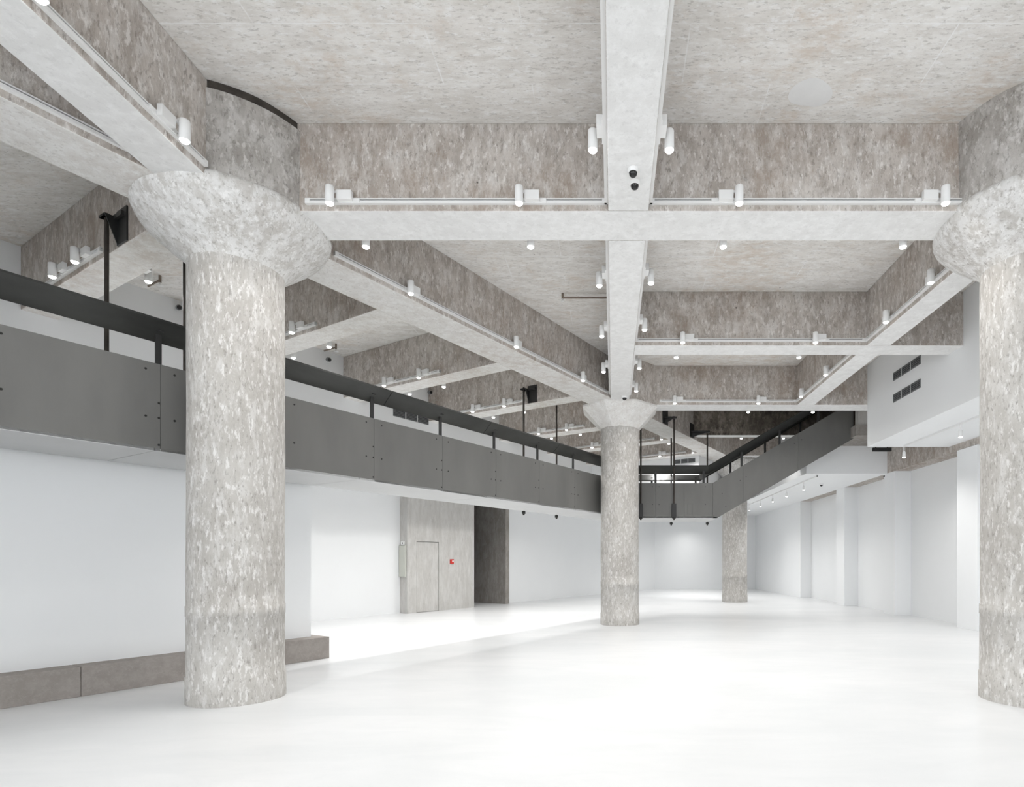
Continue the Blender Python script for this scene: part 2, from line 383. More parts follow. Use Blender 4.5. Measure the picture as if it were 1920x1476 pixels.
for o in [o for o in bpy.data.objects if o.name.startswith('concrete_column') and 'faceted' in o['label']]:
    for ch in list(o.children):
        if not ch.name.startswith('shaft'): bpy.data.objects.remove(ch)
    c = COL['B']
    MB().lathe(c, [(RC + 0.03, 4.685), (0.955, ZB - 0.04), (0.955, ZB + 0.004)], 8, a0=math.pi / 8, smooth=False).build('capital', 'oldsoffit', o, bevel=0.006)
    MB().lathe(c, [(0.94, ZB), (0.94, ZC + 0.001)], 8, a0=math.pi / 8, smooth=False).build('column_head', 'beam', o, bevel=0.01)

# ------------------------------------------------------------------ suspended walkway
UF, UFB, UBB = -7.30, -7.345, -8.50           # front face, its back, rear face
ZW, ZT = 2.69, 3.63                            # underside, parapet top
YF, YR = 15.40, 16.98
VCF = (YF + UF * s30) / c30                    # v of the front corner
VCB = (YR + UBB * s30) / c30
XCF = FU(UF, VCF, 0).x
XCB = FU(UBB, VCB, 0).x
wk = thing('suspended_walkway', 'dark steel suspended walkway with tilted handrail passing behind the columns', 'walkway', FU(UF, 5, ZW)[:])
p0 = v_at(UF - 0.03, 699); pitch = (v_at(UF - 0.03, 1009) - p0) / 3
posts = [p0 + pitch * k for k in range(-5, 6)]
sv = [-0.3] + [p for p in posts if 0 < p < VCF - 0.3] + [VCF]
G = 0.004
for i in range(len(sv) - 1):
    a, b = sv[i] + G / 2, sv[i + 1] - G / 2
    e = 0.0
    pn = MB().box(FU, UFB, UF, a, b, ZW + 0.004, ZT).build('side_panel', 'steel', wk)
    if a > -1:
        bt = []
        for vv in (a + 0.13, b - 0.13):
            for zz in ((ZT - 0.08), (ZW + 0.36)):
                bt.append((vv, zz))
        for zz in (ZW + 0.07, ZW + 0.36, ZW + 0.52): bt.append((b - 0.012, zz))
        for vv, zz in bt:
            q = FU(UF + 0.004, vv, zz)
            A = [FU(UF - 0.002, vv + 0.014 * math.cos(2 * math.pi * k / 8), zz + 0.014 * math.sin(2 * math.pi * k / 8)) for k in range(8)]
            Bp = [FU(UF + 0.005, vv + 0.010 * math.cos(2 * math.pi * k / 8), zz + 0.010 * math.sin(2 * math.pi * k / 8)) for k in range(8)]
            MB().prism(A, Bp).build('bolt', 'bolt', pn)
# underside plates (seams skewed as in the photo) and deck
us = [-0.3, v_at(-7.9, 243), v_at(-7.9, 625), v_at(-7.9, 868), v_at(-7.9, 1040), VCF]
for i in range(len(us) - 1):
    a, b = us[i] + 0.005, us[i + 1] - 0.005
    if i == len(us) - 2:
        A = [FU(UF, a, ZW), FU(UF, VCF, ZW), FU(UBB, VCB, ZW), FU(UBB, a, ZW)]
    else:
        A = [FU(UF, a, ZW), FU(UF, b, ZW), FU(UBB, b, ZW), FU(UBB, a, ZW)]
    MB().prism(A, [p + Vector((0, 0, 0.03)) for p in A]).build('soffit_plate', 'steelsoffit', wk)
MB().box(FU, UBB + 0.02, UFB, -0.3, VCF, ZW + 0.03, ZW + 0.09).build('deck', 'meter', wk)
MB().box(FU, UBB, UBB + 0.04, -0.3, VCB, ZW + 0.004, ZT - 0.25).build('rear_panel', 'steel', wk)
# transverse leg
KX = 2.70                                       # bend to the stair
pans = [XCF, 1.16, 1.93, KX]
for i in range(3):
    MB().box(FX, pans[i] + G / 2, pans[i + 1] - G / 2, YF, YF + 0.045, ZW + 0.004, ZT).build('side_panel', 'steel', wk)
for x in (1.07, 1.25, 2.5):
    for zz in (ZW + 0.36, ZT - 0.1):
        MB().tube((x, YF + 0.01, zz), (x, YF - 0.004, zz), 0.013, 8).build('bolt', 'bolt', wk)
MB().box(FX, XCB, KX, YR - 0.045, YR, ZW + 0.004, ZT - 0.004).build('rear_panel', 'steel', wk)
A = [FX(XCF, YF, ZW), FX(KX + 0.12, YF, ZW), FX(KX + 0.12, YR, ZW), FX(XCB, YR, ZW)]
MB().prism(A, [p + Vector((0, 0, 0.03)) for p in A]).build('soffit_plate', 'steelsoffit', wk)
MB().box(FX, XCF, KX, YF + 0.045, YR - 0.045, ZW + 0.03, ZW + 0.09).build('deck', 'meter', wk)
# access hatch outline on the transverse leg
h = MB(); hx0, hx1 = 2.02, 2.17
for b in ((hx0, hx0 + 0.012, ZW + 0.03, ZW + 0.38), (hx1 - 0.012, hx1, ZW + 0.03, ZW + 0.38), (hx0, hx1, ZW + 0.37, ZW + 0.382)):
    h.box(FX, b[0], b[1], YF - 0.006, YF, b[2], b[3])
h.build('hatch_frame', 'steel', wk)

# tilted handrail boards
RZT, RZB = 4.10, 3.92
def rail_section(up):  # cross-section as (across, z); across 0 = panel centre, + = outward
    return [(0.09, RZT), (0.105, RZT - 0.028), (-0.095, RZB - 0.028), (-0.11, RZB)]
def rail_diag(a, b, ucen):
    A = [FU(ucen + o, a, z) for o, z in rail_section(1)]; B = [FU(ucen + o, b, z) for o, z in rail_section(1)]
    return MB().prism(A, B)
ur = UF - 0.022
rseams = [-0.3] + [v_at(ur + 0.09, 734) + k * (v_at(ur + 0.09, 1049) - v_at(ur + 0.09, 734)) / 2 for k in (-2, -1, 0, 1, 2)]
rseams = [r for i, r in enumerate(rseams) if i < 1 or r > 0.2]
for i in range(len(rseams)):
    a = rseams[i] + 0.006
    if i + 1 < len(rseams):
        rail_diag(a, rseams[i + 1] - 0.006, ur).build('handrail_board', 'rail', wk)
    else:
        # last board runs to the mitred corner with the transverse rail
        sec = rail_section(1)
        A = [FU(ur + o, a, z) for o, z in sec]
        yc = YF + 0.022
        B = []
        for o, z in sec:
            y = yc - o; u = ur + o
            v = (y + u * s30) / c30
            B.append(FU(u, v, z))
        MB().prism(A, B).build('handrail_board', 'rail', wk)
        last = B
SL = 0.583                                      # stair slope
Bk = []
for o, z in rail_section(1): Bk.append(FX(KX - 0.12, YF + 0.022 - o, z))
MB().prism(last, Bk).build('handrail_board', 'rail', wk)
# rear rail of the transverse leg (mirrored)
sec = rail_section(1)
A = [FX(XCB + 0.1, YR - 0.022 + o, z) for o, z in sec]; B = [FX(KX - 0.12, YR - 0.022 + o, z) for o, z in sec]
MB().prism(A, B).build('handrail_board', 'rail', wk)
for p in posts:
    if 0 < p < VCF - 0.2:
        MB().box(FU, UFB - 0.016, UFB + 0.004, p - 0.028, p + 0.028, 3.3, 4.0).box(FU, UFB - 0.05, UFB + 0.05, p - 0.03, p + 0.03, 3.985, 3.998).build('rail_post', 'black', wk)
for x in (1.16, 2.46):
    MB().box(FX, x - 0.03, x + 0.03, YF + 0.041, YF + 0.061, 3.3, 4.0).build('rail_post', 'black', wk)
    MB().box(FX, x - 0.03, x + 0.03, YR - 0.061, YR - 0.041, 3.3, 4.0).build('rail_post', 'black', wk)

# hanger rods with brackets
def rod(x, y, z0, z1, clamp=None, r=0.023):
    o = MB().tube((x, y, z0), (x, y, z1), r, 12).build('hanger_rod', 'rod', wk)
    n = MB().tube((x, y, z0 + 0.03), (x, y, z0 + 0.09), r + 0.022, 6)
    n.build('nut', 'bolt', o)
    if clamp:
        MB().box(FX, x - 0.06, x + 0.06, y - 0.035, y + 0.06, clamp[0], clamp[1]).build('rod_clamp', 'black', o)
    return o
def bracket_u(u, v, face_v, z, side=-1):
    """bracket on the face of a short beam; plate on the face, arm and gusset out to the rod at (u, v)"""
    b = MB()
    lo, hi = min(v, face_v), max(v, face_v)
    b.box(FU, u + 0.06, u + 0.32, face_v - 0.018, face_v + 0.004, z - 0.30, z + 0.10)
    b.box(FU, u - 0.02, u + 0.30, face_v - 0.06, face_v - 0.03, z - 0.02, z + 0.03)
    b.box(FU, u - 0.05, u + 0.05, lo - 0.05, hi, z, z + 0.03)
    for k in (0.09,):
        A = [FU(u + k - 0.008, face_v - 0.018, z - 0.3), FU(u + k - 0.008, face_v - 0.018, z + 0.02), FU(u + k - 0.008, v - 0.05, z + 0.02)]
        b.prism(A, [FU(u + k + 0.008, face_v - 0.018, z - 0.3), FU(u + k + 0.008, face_v - 0.018, z + 0.02), FU(u + k + 0.008, v - 0.05, z + 0.02)])
    b.box(FU, u - 0.06, u + 0.06, v - 0.05, v + 0.05, z + 0.0, z + 0.03)
    b.build('rod_bracket', 'black', wk)
ub = UBB + 0.07
for vp, xa, xb in ((PV[0], 203, 347), (PV[3], 1009, 1043.5)):
    va, vb = v_at(ub, xa), v_at(ub, xb)
    va = min(va, vp - 0.09)
    zs_ = ZW - 0.10 if vp > 5 else ZW + 0.035
    q = FU(ub, va, 0); rod(q.x, q.y, zs_, 5.56)
    bracket_u(ub, va, vp, 5.50)
    vb = max(vb, vp + 0.42 + 0.08)
    q = FU(ub, vb, 0); rod(q.x, q.y, zs_, 5.56)
    b = MB().box(FU, ub - 0.17, ub + 0.17, vp + 0.416, vp + 0.438, 5.22, 5.6).box(FU, ub - 0.1, ub + 0.1, vp + 0.43, vb + 0.05, 5.50, 5.53)
    b.build('rod_bracket', 'black', wk)
rod(0.757, YF - 0.04, ZW - 0.06, ZB + 0.03, (ZW + 0.02, ZW + 0.38))
rod(1.65, YF - 0.04, ZW - 0.06, 5.42, (ZW + 0.02, ZW + 0.38))
rod(1.745, YR + 0.03, ZW - 0.10, ZB + 0.03)
rod(2.82, YR + 0.03, ZW - 0.10, 5.33)
for x, y in ((1.65, YF - 0.04), (2.82, YR + 0.03)):
    xf = (DR + y * s30) / c30
    vq = xf * s30 + y * c30
    b = MB().box(FU, DR - 0.003, DR + 0.02, vq - 0.16, vq + 0.16, 5.21, 5.62)
    b.box(FX, xf - 0.02, x + 0.07, y - 0.07, y + 0.07, 5.36, 5.40)
    A = [FX(xf, y - 0.01, 5.22), FX(xf, y - 0.01, 5.37), FX(x, y - 0.01, 5.37)]
    b.prism(A, [p + Vector((0, 0.02, 0)) for p in A])
    b.build('rod_bracket', 'black', wk)

# ------------------------------------------------------------------ steel stair
st = thing('steel_stair', 'dark steel stair flight climbing from the walkway to the landing', 'staircase', (KX, YF, ZW))
XE = 6.50
def zlo(x): return ZW + max(0, (x - (KX + 0.12))) * SL
def zhi(x): return ZT + (x - KX) * SL
cuts = [KX, 3.52, 5.0, XE]
for nm, y0, y1 in (('side_panel', YF, YF + 0.045), ('rear_panel', YR - 0.045, YR)):
    for i in range(3):
        a, b = cuts[i] + G / 2, cuts[i + 1] - G / 2
        poly = [(a, zlo(a))] + ([(KX + 0.12, ZW)] if i == 0 else []) + [(b, zlo(b)), (b, zhi(b)), (a, zhi(a))]
        MB().prism([FX(x, y0, z) for x, z in poly], [FX(x, y1, z) for x, z in poly]).build(nm, 'steel', st)
MB().prism([FX(KX + 0.12, YF + 0.04, ZW), FX(XE, YF + 0.04, zlo(XE)), FX(XE, YF + 0.04, zlo(XE) + 0.03), FX(KX + 0.12, YF + 0.04, ZW + 0.03)],
           [FX(KX + 0.12, YR - 0.04, ZW), FX(XE, YR - 0.04, zlo(XE)), FX(XE, YR - 0.04, zlo(XE) + 0.03), FX(KX + 0.12, YR - 0.04, ZW + 0.03)]).build('soffit_plate', 'steel', st)
nst = 13
for k in range(nst):
    x = KX + 0.15 + k * 0.29; z = ZW + 0.09 + (k + 1) * 0.29 * SL
    MB().box(FX, x, x + 0.31, YF + 0.04, YR - 0.04, z - 0.03, z).box(FX, x, x + 0.02, YF + 0.04, YR - 0.04, z - 0.29 * SL, z).build('tread', 'black', st)
for yc, sg in ((YF + 0.022, -1), (YR - 0.022, 1)):
    A = [FX(KX - 0.12, yc + sg * o, z) for o, z in sec]; B = [FX(XE - 0.1, yc + sg * o, z + (XE - 0.1 - (KX - 0.12)) * SL) for o, z in sec]
    MB().prism(A, B).build('handrail_board', 'rail', st)
for x in (3.49, 4.52, 5.56):
    dz = (x - KX) * SL
    for y in (YF + 0.051, YR - 0.051):
        MB().box(FX, x - 0.03, x + 0.03, y - 0.01, y + 0.01, ZT - 0.3 + dz, 4.02 + dz).build('rail_post', 'black', st)
for x, zz in ((2.95, 3.35), (3.44, 3.7), (3.6, 3.8), (3.05, 3.0), (4.9, 4.7), (5.1, 4.8)):
    MB().tube((x, YF + 0.01, zz), (x, YF - 0.004, zz), 0.013, 8).build('bolt', 'bolt', st)

# ------------------------------------------------------------------ tracks and spotlights
ZTK = ZB + 0.09
def track(p0, p1, nrm, label, z=ZTK, hang=False):
    p0 = Vector((p0.x, p0.y, z)); p1 = Vector((p1.x, p1.y, z)); n = Vector((nrm[0], nrm[1], 0)).normalized(); d = (p1 - p0).normalized()
    t = thing('light_track', label, 'light track', tuple(p0))
    prof = [(-0.002, -0.026), (0.036, -0.026), (0.036, 0.003), (0.012, 0.003), (0.012, 0.015), (0.036, 0.015), (0.036, 0.026), (-0.002, 0.026)]
    A = [p0 + n * a + Vector((0, 0, b)) for a, b in prof]; B = [p1 + n * a + Vector((0, 0, b)) for a, b in prof]
    MB().prism(A, B).build('track_channel', 'fixture', t)
    sl = [(0.011, 0.0035), (0.022, 0.0035), (0.022, 0.0145), (0.011, 0.0145)]
    MB().prism([p0 + n * a + Vector((0, 0, b)) for a, b in sl], [p1 + n * a + Vector((0, 0, b)) for a, b in sl]).build('conductor_slot', 'slot', t)
    for q, s in ((p0, 1), (p1, -1)):
        cap = [(-0.002, -0.027), (0.038, -0.027), (0.038, 0.027), (-0.002, 0.027)]
        MB().prism([q + n * a + Vector((0, 0, b)) for a, b in cap], [q + d * s * 0.05 + n * a + Vector((0, 0, b)) for a, b in cap]).build('end_cap', 'fixture', t)
    return t

lamp = bpy.data.lights.new('spotlight_beam', 'SPOT')
lamp.energy = SPOT_W; lamp.spot_size = math.radians(146); lamp.spot_blend = 1.0; lamp.shadow_soft_size = 0.035
lamp.color = (1.0, 0.985, 0.965)
lamp_bay = lamp.copy(); lamp_bay.name = 'bay_spotlight_beam'; lamp_bay.energy = SPOT_W * 2.1      # wall-washing heads of the slanted bays
lamp_far = lamp.copy(); lamp_far.name = 'aisle_spotlight_beam'; lamp_far.energy = SPOT_W * 1.8      # heads under the low ceilings
def spot_meshes(flip):
    s = -1 if flip else 1
    parts = []
    parts.append(('adapter', MB().box(FX, s * -0.02, s * 0.27, 0.012, 0.047, -0.021, 0.021), 'fixture'))
    parts.append(('gear_box', MB().box(FX, s * 0.05, s * 0.20, 0.045, 0.092, -0.018, 0.078), 'fixture'))
    parts.append(('arm', MB().box(FX, s * -0.012, s * 0.055, 0.075, 0.088, 0.050, 0.075).box(FX, s * -0.012, s * 0.012, 0.078, 0.135, 0.086, 0.100).box(FX, s * -0.012, s * 0.012, 0.075, 0.088, 0.050, 0.098), 'fixture'))
    parts.append(('lamp_head', MB().lathe((0, 0.13), [(0.030, 0.094), (0.040, 0.088), (0.043, 0.078), (0.043, -0.088), (0.038, -0.088), (0.038, -0.072)], 20, cap=False).lathe((0, 0.13), [(0.001, 0.0945), (0.030, 0.094)], 20, cap=False), 'fixture'))
    parts.append(('lens', MB().lathe((0, 0.13), [(0.038, -0.080), (0.0375, -0.092), (0.030, -0.102), (0.016, -0.108), (0.002, -0.110)], 20), 'lens'))
    out = []
    for nm, mb, mt in parts:
        o = mb.build(nm, mt); out.append((nm, o.data)); bpy.data.objects.remove(o)
    return out
SPM = {False: spot_meshes(False), True: spot_meshes(True)}
def spotlight(p, nrm, label, group, flip=False, z=ZTK, power=True, data=None):
    rz = math.atan2(-nrm[0], nrm[1])
    t = thing('track_spotlight', label, 'spotlight', (p.x, p.y, z), group, rz)
    for nm, me in SPM[flip]:
        o = bpy.data.objects.new(nm, me); C.objects.link(o); o.parent = t
    if power:
        l = bpy.data.objects.new('spotlight_beam', data or lamp); C.objects.link(l); l.parent = t; l.location = (0, 0.13, -0.118)
    return t
SPO = 0.13
def Yface(yf, s): return lambda x: FX(tpx(x) * (yf + s * SPO), yf, 0)          # image column -> point on the face
def Xface(xf, s): return lambda y: FX(xf, (5.2 - H) * F / (YH - y), 0)         # image row -> point on the face
nS, nN, nW, nE = (0, -1), (0, 1), (-1, 0), (1, 0)
nD = (c30, -s30); nD2 = (-c30, s30); nV = (-s30, -c30); nV2 = (s30, c30)

# wide crossbeam
lt = 'white light track on the wide crossbeam face, '
track(FX(tpx(575) * T1F, T1F, 0), FX(CL - 0.012, T1F, 0), nS, lt + 'column side of the central beam')
track(FX(CR + 0.012, T1F, 0), FX(tpx(1819) * T1F, T1F, 0), nS, lt + 'bulkhead side of the central beam')
track(FX(-3.1, T1B, 0), FX(CL - 0.012, T1B, 0), nN, 'white light track on the hidden rear face of wide crossbeam, column side')
track(FX(CR + 0.012, T1B, 0), FX(3.5, T1B, 0), nN, 'white light track on the hidden rear face of wide crossbeam, bulkhead side')
f = Yface(T1F, -1)
for x, fl, w_ in ((618, True, 'beside the plinth column'), (973, True, 'second from the plinth column'), (1386, False, 'second from the pale column'), (1773, False, 'beside the pale column')):
    spotlight(f(x), nS, 'white spotlight on the near face of the wide crossbeam, ' + w_, 'spots on the wide crossbeam front', fl)
f = Yface(T1B, 1)
for x, w_ in ((686, 'beside the plinth column'), (995, 'second from the plinth column'), (1356, 'second from the pale column'), (1693, 'beside the pale column')):
    spotlight(f(x), nN, 'spotlight glowing from behind the wide crossbeam, ' + w_, 'spots behind the wide crossbeam')
# central beam
for nm, xf, nr, ys, sd in (('column', CL, nW, (280, 535, 630, 697), -1), ('bulkhead', CR, nE, (280, 530, 618, 690, 733), 1)):
    for a, b, w_ in ((-6, T1F - 0.012, 'before'), (T1B + 0.012, 12.85, 'beyond')):
        track(FX(xf, a, 0), FX(xf, b, 0), nr, 'white light track along the central beam, %s side, %s the wide crossbeam' % (nm, w_))
    f = Xface(xf, 0)
    for k, y in enumerate(ys):
        w_ = ['beside the dome cameras', 'first beyond the wide crossbeam', 'second beyond the wide crossbeam', 'third beyond the wide crossbeam', 'last before the faceted capital'][k]
        spotlight(f(y), nr, 'white spotlight on the %s side of the central beam, %s' % (nm, w_), 'spots on the central beam, %s side' % nm, nm == 'column')
    for Y, w_ in ((2.6, 'second'), (-0.2, 'third'), (-3.0, 'fourth')):
        spotlight(FX(xf, Y, 0), nr, 'white spotlight on the %s side of the central beam, %s before the wide crossbeam' % (nm, w_), 'spots on the central beam, %s side' % nm, nm == 'column')
# beam over the viewer
track(FX(LR, -6, 0), FX(LR, 5.42, 0), nE, 'white light track on the beam running over the viewer')
for Y, w_ in ((5.0, 'beside'), (3.74, 'second from'), (1.5, 'third from'), (-1.2, 'fourth from')):
    spotlight(FX(LR, Y, 0), nE, 'white spotlight on the beam over the viewer, %s the plinth column' % w_, 'spots on the beam over the viewer', False)
# beam beside the bulkhead
track(FX(RL, -6, 0), FX(RL, 5.4, 0), nW, 'white light track on bulkhead-side beam before the pale column')
track(FX(RL, 7.1, 0), FX(RL, T2F - 0.01, 0), nW, 'white light track on bulkhead-side beam from pale column to slim crossbeam')
track(FX(RL, T2B + 0.01, 0), FX(RL, T3F - 0.01, 0), nW, 'white light track on bulkhead-side beam beyond the slim crossbeam')
for x, w_ in ((1745, 'next to the pale column'), (1661, 'next to the slim crossbeam')): spotlight(FX(RL, (RL - SPO) / tpx(x), 0), nW, 'white spotlight on the bulkhead-side beam, ' + w_, 'spots on the bulkhead-side beam, first bay', False)
for x, w_ in ((1548, 'first beyond the slim crossbeam'), (1502, 'second beyond the slim crossbeam')): spotlight(FX(RL, (RL - SPO) / tpx(x), 0), nW, 'white spotlight on the bulkhead-side beam, ' + w_, 'spots on the bulkhead-side beam, second bay', False)
for Y, w_ in ((3.6, 'first'), (0.8, 'second'), (-2, 'third')): spotlight(FX(RL, Y, 0), nW, 'white spotlight on the bulkhead-side beam, %s before the pale column' % w_, 'spots on the bulkhead-side beam, outer bay', False)
# slim crossbeams
for tf, tb, nm, xs, xb in ((T2F, T2B, 'slim crossbeam', (1280, 1529), (1268, 1498)), (T3F, T3B, 'crossbeam at the faceted capital', (1265, 1422), (1403, 1524))):
    x0 = CR + 0.012 if tf == T2F else 1.1
    track(FX(x0, tf, 0), FX(RL - 0.04, tf, 0), nS, 'white light track on the near face of the ' + nm)
    track(FX(x0, tb, 0), FX(RL - 0.1, tb, 0), nN, 'white light track on the hidden rear face of the ' + nm)
    f = Yface(tf, -1)
    for x, w_ in zip(xs, ('nearer the central beam', 'nearer the bulkhead')): spotlight(f(x), nS, 'white spotlight on near face of %s, %s' % (nm, w_), 'spots on the near face of the ' + nm, True)
    f = Yface(tb, 1)
    for x, w_ in zip(xb, ('nearer the central beam', 'nearer the bulkhead')): spotlight(f(x), nN, 'spotlight glowing below the %s, %s' % (nm, w_), 'spots behind the ' + nm)
f = Yface(17.42, 1)
track(FX(2.8, 17.42, 0), FX(7.5, 17.42, 0), nN, 'white light track behind the dark stained crossbeam', z=5.39)
for x, w_ in ((1390, 'nearer the slanted beam'), (1469, 'nearer the landing')): spotlight(f(x), nN, 'spotlight glowing below the dark stained crossbeam, ' + w_, 'spots behind the stained crossbeam', z=5.39)
# slanted beam
track(FU(DR, v_at(DR + 0.03, 628), 0), FU(DR, v_at(DR + 0.03, 1141), 0), nD, 'white light track on slanted beam between the plinth column and faceted capital')
for x, w_ in ((770, 'nearest the plinth column'), (968, 'middle of the three'), (1093, 'nearest the faceted capital')):
    spotlight(FU(DR, v_at(DR + SPO, x), 0), nD, 'white spotlight on the slanted beam track, ' + w_, 'spots on the slanted beam', True)
track(FU(DR, -4, 0), FU(DR, v_at(DR + 0.03, 240), 0), nD, 'white light track on the slanted beam, lampless stretch before the plinth column')
# short beams
front = [(140, 98), (547,), (720, 785), (886, 945), (1010, 1062), (1110, 1240), (1237, 1299)]
back = [(278,), (617, 550), (832, 768), (983, 925), (1088, 1034), (1254,), ()]
bn = ['with the first rod bracket', 'second in the slanted bays', 'third in the slanted bays', 'with the farther rod bracket', 'behind the faceted capital', 'before the last slanted bay', 'at the upper end wall']
for k, v in enumerate(PV):
    ue = [u_at(v, 194), u_at(v, 594), u_at(v, 826), u_at(v, 982), u_at(v, 1096), -7.6, -7.6][k]
    track(FU(UW + 0.02, v, 0), FU(ue, v, 0), nV, 'short white light track on the short beam ' + bn[k])
    for x in front[k]:
        w_ = '' if len(front[k]) < 2 else (', nearer the slanted beam' if x == max(front[k]) else ', nearer the white wall')
        spotlight(FU(u_at(v - SPO, x), v, 0), nV, 'spotlight on the short beam ' + bn[k] + w_, 'spots on the short beam ' + bn[k], True, data=lamp_bay)
    if back[k]:
        track(FU(UW + 0.02, v + 0.42, 0), FU(ue, v + 0.42, 0), nV2, 'hidden white light track on the rear face of short beam ' + bn[k])
    for x in back[k]:
        w_ = '' if len(back[k]) < 2 else (', nearer the slanted beam' if x == max(back[k]) else ', nearer the white wall')
        spotlight(FU(u_at(v + 0.42 + SPO, x), v + 0.42, 0), nV2, 'spotlight beyond the short beam ' + bn[k] + w_, 'spots behind the short beam ' + bn[k], data=lamp_bay)
# hidden-side lamps that light the far lower aisle
def stem_spot(x, y, z, label, group, data=None):
    t = thing('ceiling_spotlight', label, 'spotlight', (x, y, z), group)
    for nm, mb, mt in (('stem', MB().tube((0, 0, 0.0), (0, 0, -0.13), 0.012, 8), 'fixture'),
                       ('lamp_head', MB().lathe((0, 0), [(0.02, -0.11), (0.034, -0.13), (0.040, -0.25), (0.036, -0.25), (0.036, -0.235)], 16, cap=False), 'fixture'),
                       ('lens', MB().lathe((0, 0), [(0.036, -0.24), (0.034, -0.255), (0.02, -0.264), (0.002, -0.266)], 16), 'lens')):
        o = mb.build(nm, mt); o.parent = t
    l = bpy.data.objects.new('spotlight_beam', data or lamp_far); C.objects.link(l); l.parent = t; l.location = (0, 0, -0.275)
    return t
def ceil_track(x, y0, y1, z, label):
    t = thing('light_track', label, 'light track', (x, y0, z))
    MB().box(FX, x - 0.018, x + 0.018, y0, y1, z - 0.034, z + 0.002).build('track_channel', 'fixture', t)
    for yy, s in ((y0, 1), (y1, -1)): MB().box(FX, x - 0.02, x + 0.02, yy, yy + s * 0.05, z - 0.036, z + 0.002).build('end_cap', 'fixture', t)
zl = ZL - 0.005
ceil_track(6.02, 16.8, 29.5, zl, 'white light track under the far dropped ceiling')
for x, w_ in ((1507, 'first'), (1475, 'second'), (1449, 'third'), (1426, 'fourth'), (1405, 'fifth')):
    spY = 6.02 / tpx(x)
    stem_spot(6.02, spY, zl - 0.03, 'small white spotlight under the far dropped ceiling, %s from the landing' % w_, 'spots under the dropped ceiling')
ceil_track(6.75, -4, 13.2, BZ, 'white light track under the overhanging bulkhead')
for x, w_ in ((1695, 'at its far edge'), (1801, 'second from its far edge')):
    stem_spot(6.75, 6.75 / tpx(x), BZ - 0.03, 'white spotlight hanging under the overhanging bulkhead, ' + w_, 'spots under the bulkhead')
for y, w_ in ((7.6, 'third'), (4.0, 'fourth')): stem_spot(6.75, y, BZ - 0.03, 'white spotlight hanging under the overhanging bulkhead, %s from its far edge' % w_, 'spots under the bulkhead')
# unseen track and lamps added to brighten the far end, above the walkway
ceil_track(4.0, 23.4, 30.8, ZL, 'added unseen light track under the low far ceiling behind the last column')
for y, w_ in ((23.8, 'fifth'), (25.4, 'fourth'), (27.0, 'third'), (28.6, 'second'), (30.2, 'first')): stem_spot(4.0, y, ZL - 0.03, 'added unseen fill spotlight under the low far ceiling, %s from the end wall' % w_, 'added fill spots under the low far ceiling')

for vq, w_ in ((19.6, 'first'), (22.0, 'second'), (24.2, 'third')):  # unseen fill lamps added to light the space under the end wall
    q = FU(-10.2, vq, 3.9); stem_spot(q.x, q.y, 3.9, 'added unseen fill spotlight under the upper end wall, %s from the walkway' % w_, 'added fill spots under the upper end wall')

# ------------------------------------------------------------------ vents, cameras, small fittings
def vent(fr_pt, length, height, label, panels=3):
    """fr_pt(along, out, z) -> world point"""
    t = thing('air_vent', label, 'vent', tuple(fr_pt(0, 0, 0)))
    def bx(a0, a1, o0, o1, z0, z1):
        b = MB(); return b.box(lambda a, o, z: fr_pt(a, o, z), a0, a1, o0, o1, z0, z1)
    bx(0, length, -0.004, 0.004, 0, height).build('vent_cavity', 'ventback', t)
    pw = length / panels
    fw = 0.014
    for k in range(panels):
        a0, a1 = k * pw, (k + 1) * pw
        b = MB()
        for q in ((a0, a0 + fw, 0, height), (a1 - fw, a1, 0, height), (a0, a1, 0, fw), (a0, a1, height - fw, height)):
            b.box(fr_pt, q[0], q[1], 0.0, 0.016, q[2], q[3])
        b.build('vent_frame', 'vent', t)
        ns = max(3, int(height / 0.035))
        for i in range(ns):
            z = fw + (i + 0.5) * (height - 2 * fw) / ns
            s = [fr_pt(a0 + fw, 0.002, z + 0.009), fr_pt(a0 + fw, 0.014, z - 0.009), fr_pt(a0 + fw, 0.014, z - 0.005), fr_pt(a0 + fw, 0.002, z + 0.013)]
            e = [fr_pt(a1 - fw, 0.002, z + 0.009), fr_pt(a1 - fw, 0.014, z - 0.009), fr_pt(a1 - fw, 0.014, z - 0.005), fr_pt(a1 - fw, 0.002, z + 0.013)]
            MB().prism(s, e).build('louvre', 'vent', t)
        if k: 
            MB().box(fr_pt, a0 - 0.008, a0 + 0.008, 0.0, 0.018, 0, height).build('mullion', 'fixture', t)
vy0 = XR / tpx(1675.6); vy1 = XR / tpx(1726.5)
for zt, zb_, lb in ((5.52, 5.35, 'upper grey louvred vent in the white bulkhead'), (5.06, 4.89, 'lower grey louvred vent in the white bulkhead')):
    vent(lambda a, o, z, zb_=zb_: FX(XR - o, vy1 + a, zb_ + z), vy0 - vy1, zt - zb_, lb)
va0, va1 = v_at(UW, 737), v_at(UW, 803)
vent(lambda a, o, z: FU(UW + o, va0 + a, 5.09 + z), va1 - va0, 0.24, 'grey louvred vent in the upper wall behind the walkway rail')
ue0, ue1 = u_at(18.62, 1264), u_at(18.62, 1303.5)
vent(lambda a, o, z: FU(ue0 + a, 18.62 - o, 4.97 + z), ue1 - ue0, 0.15, 'grey vent on the white upper end wall beyond the walkway')

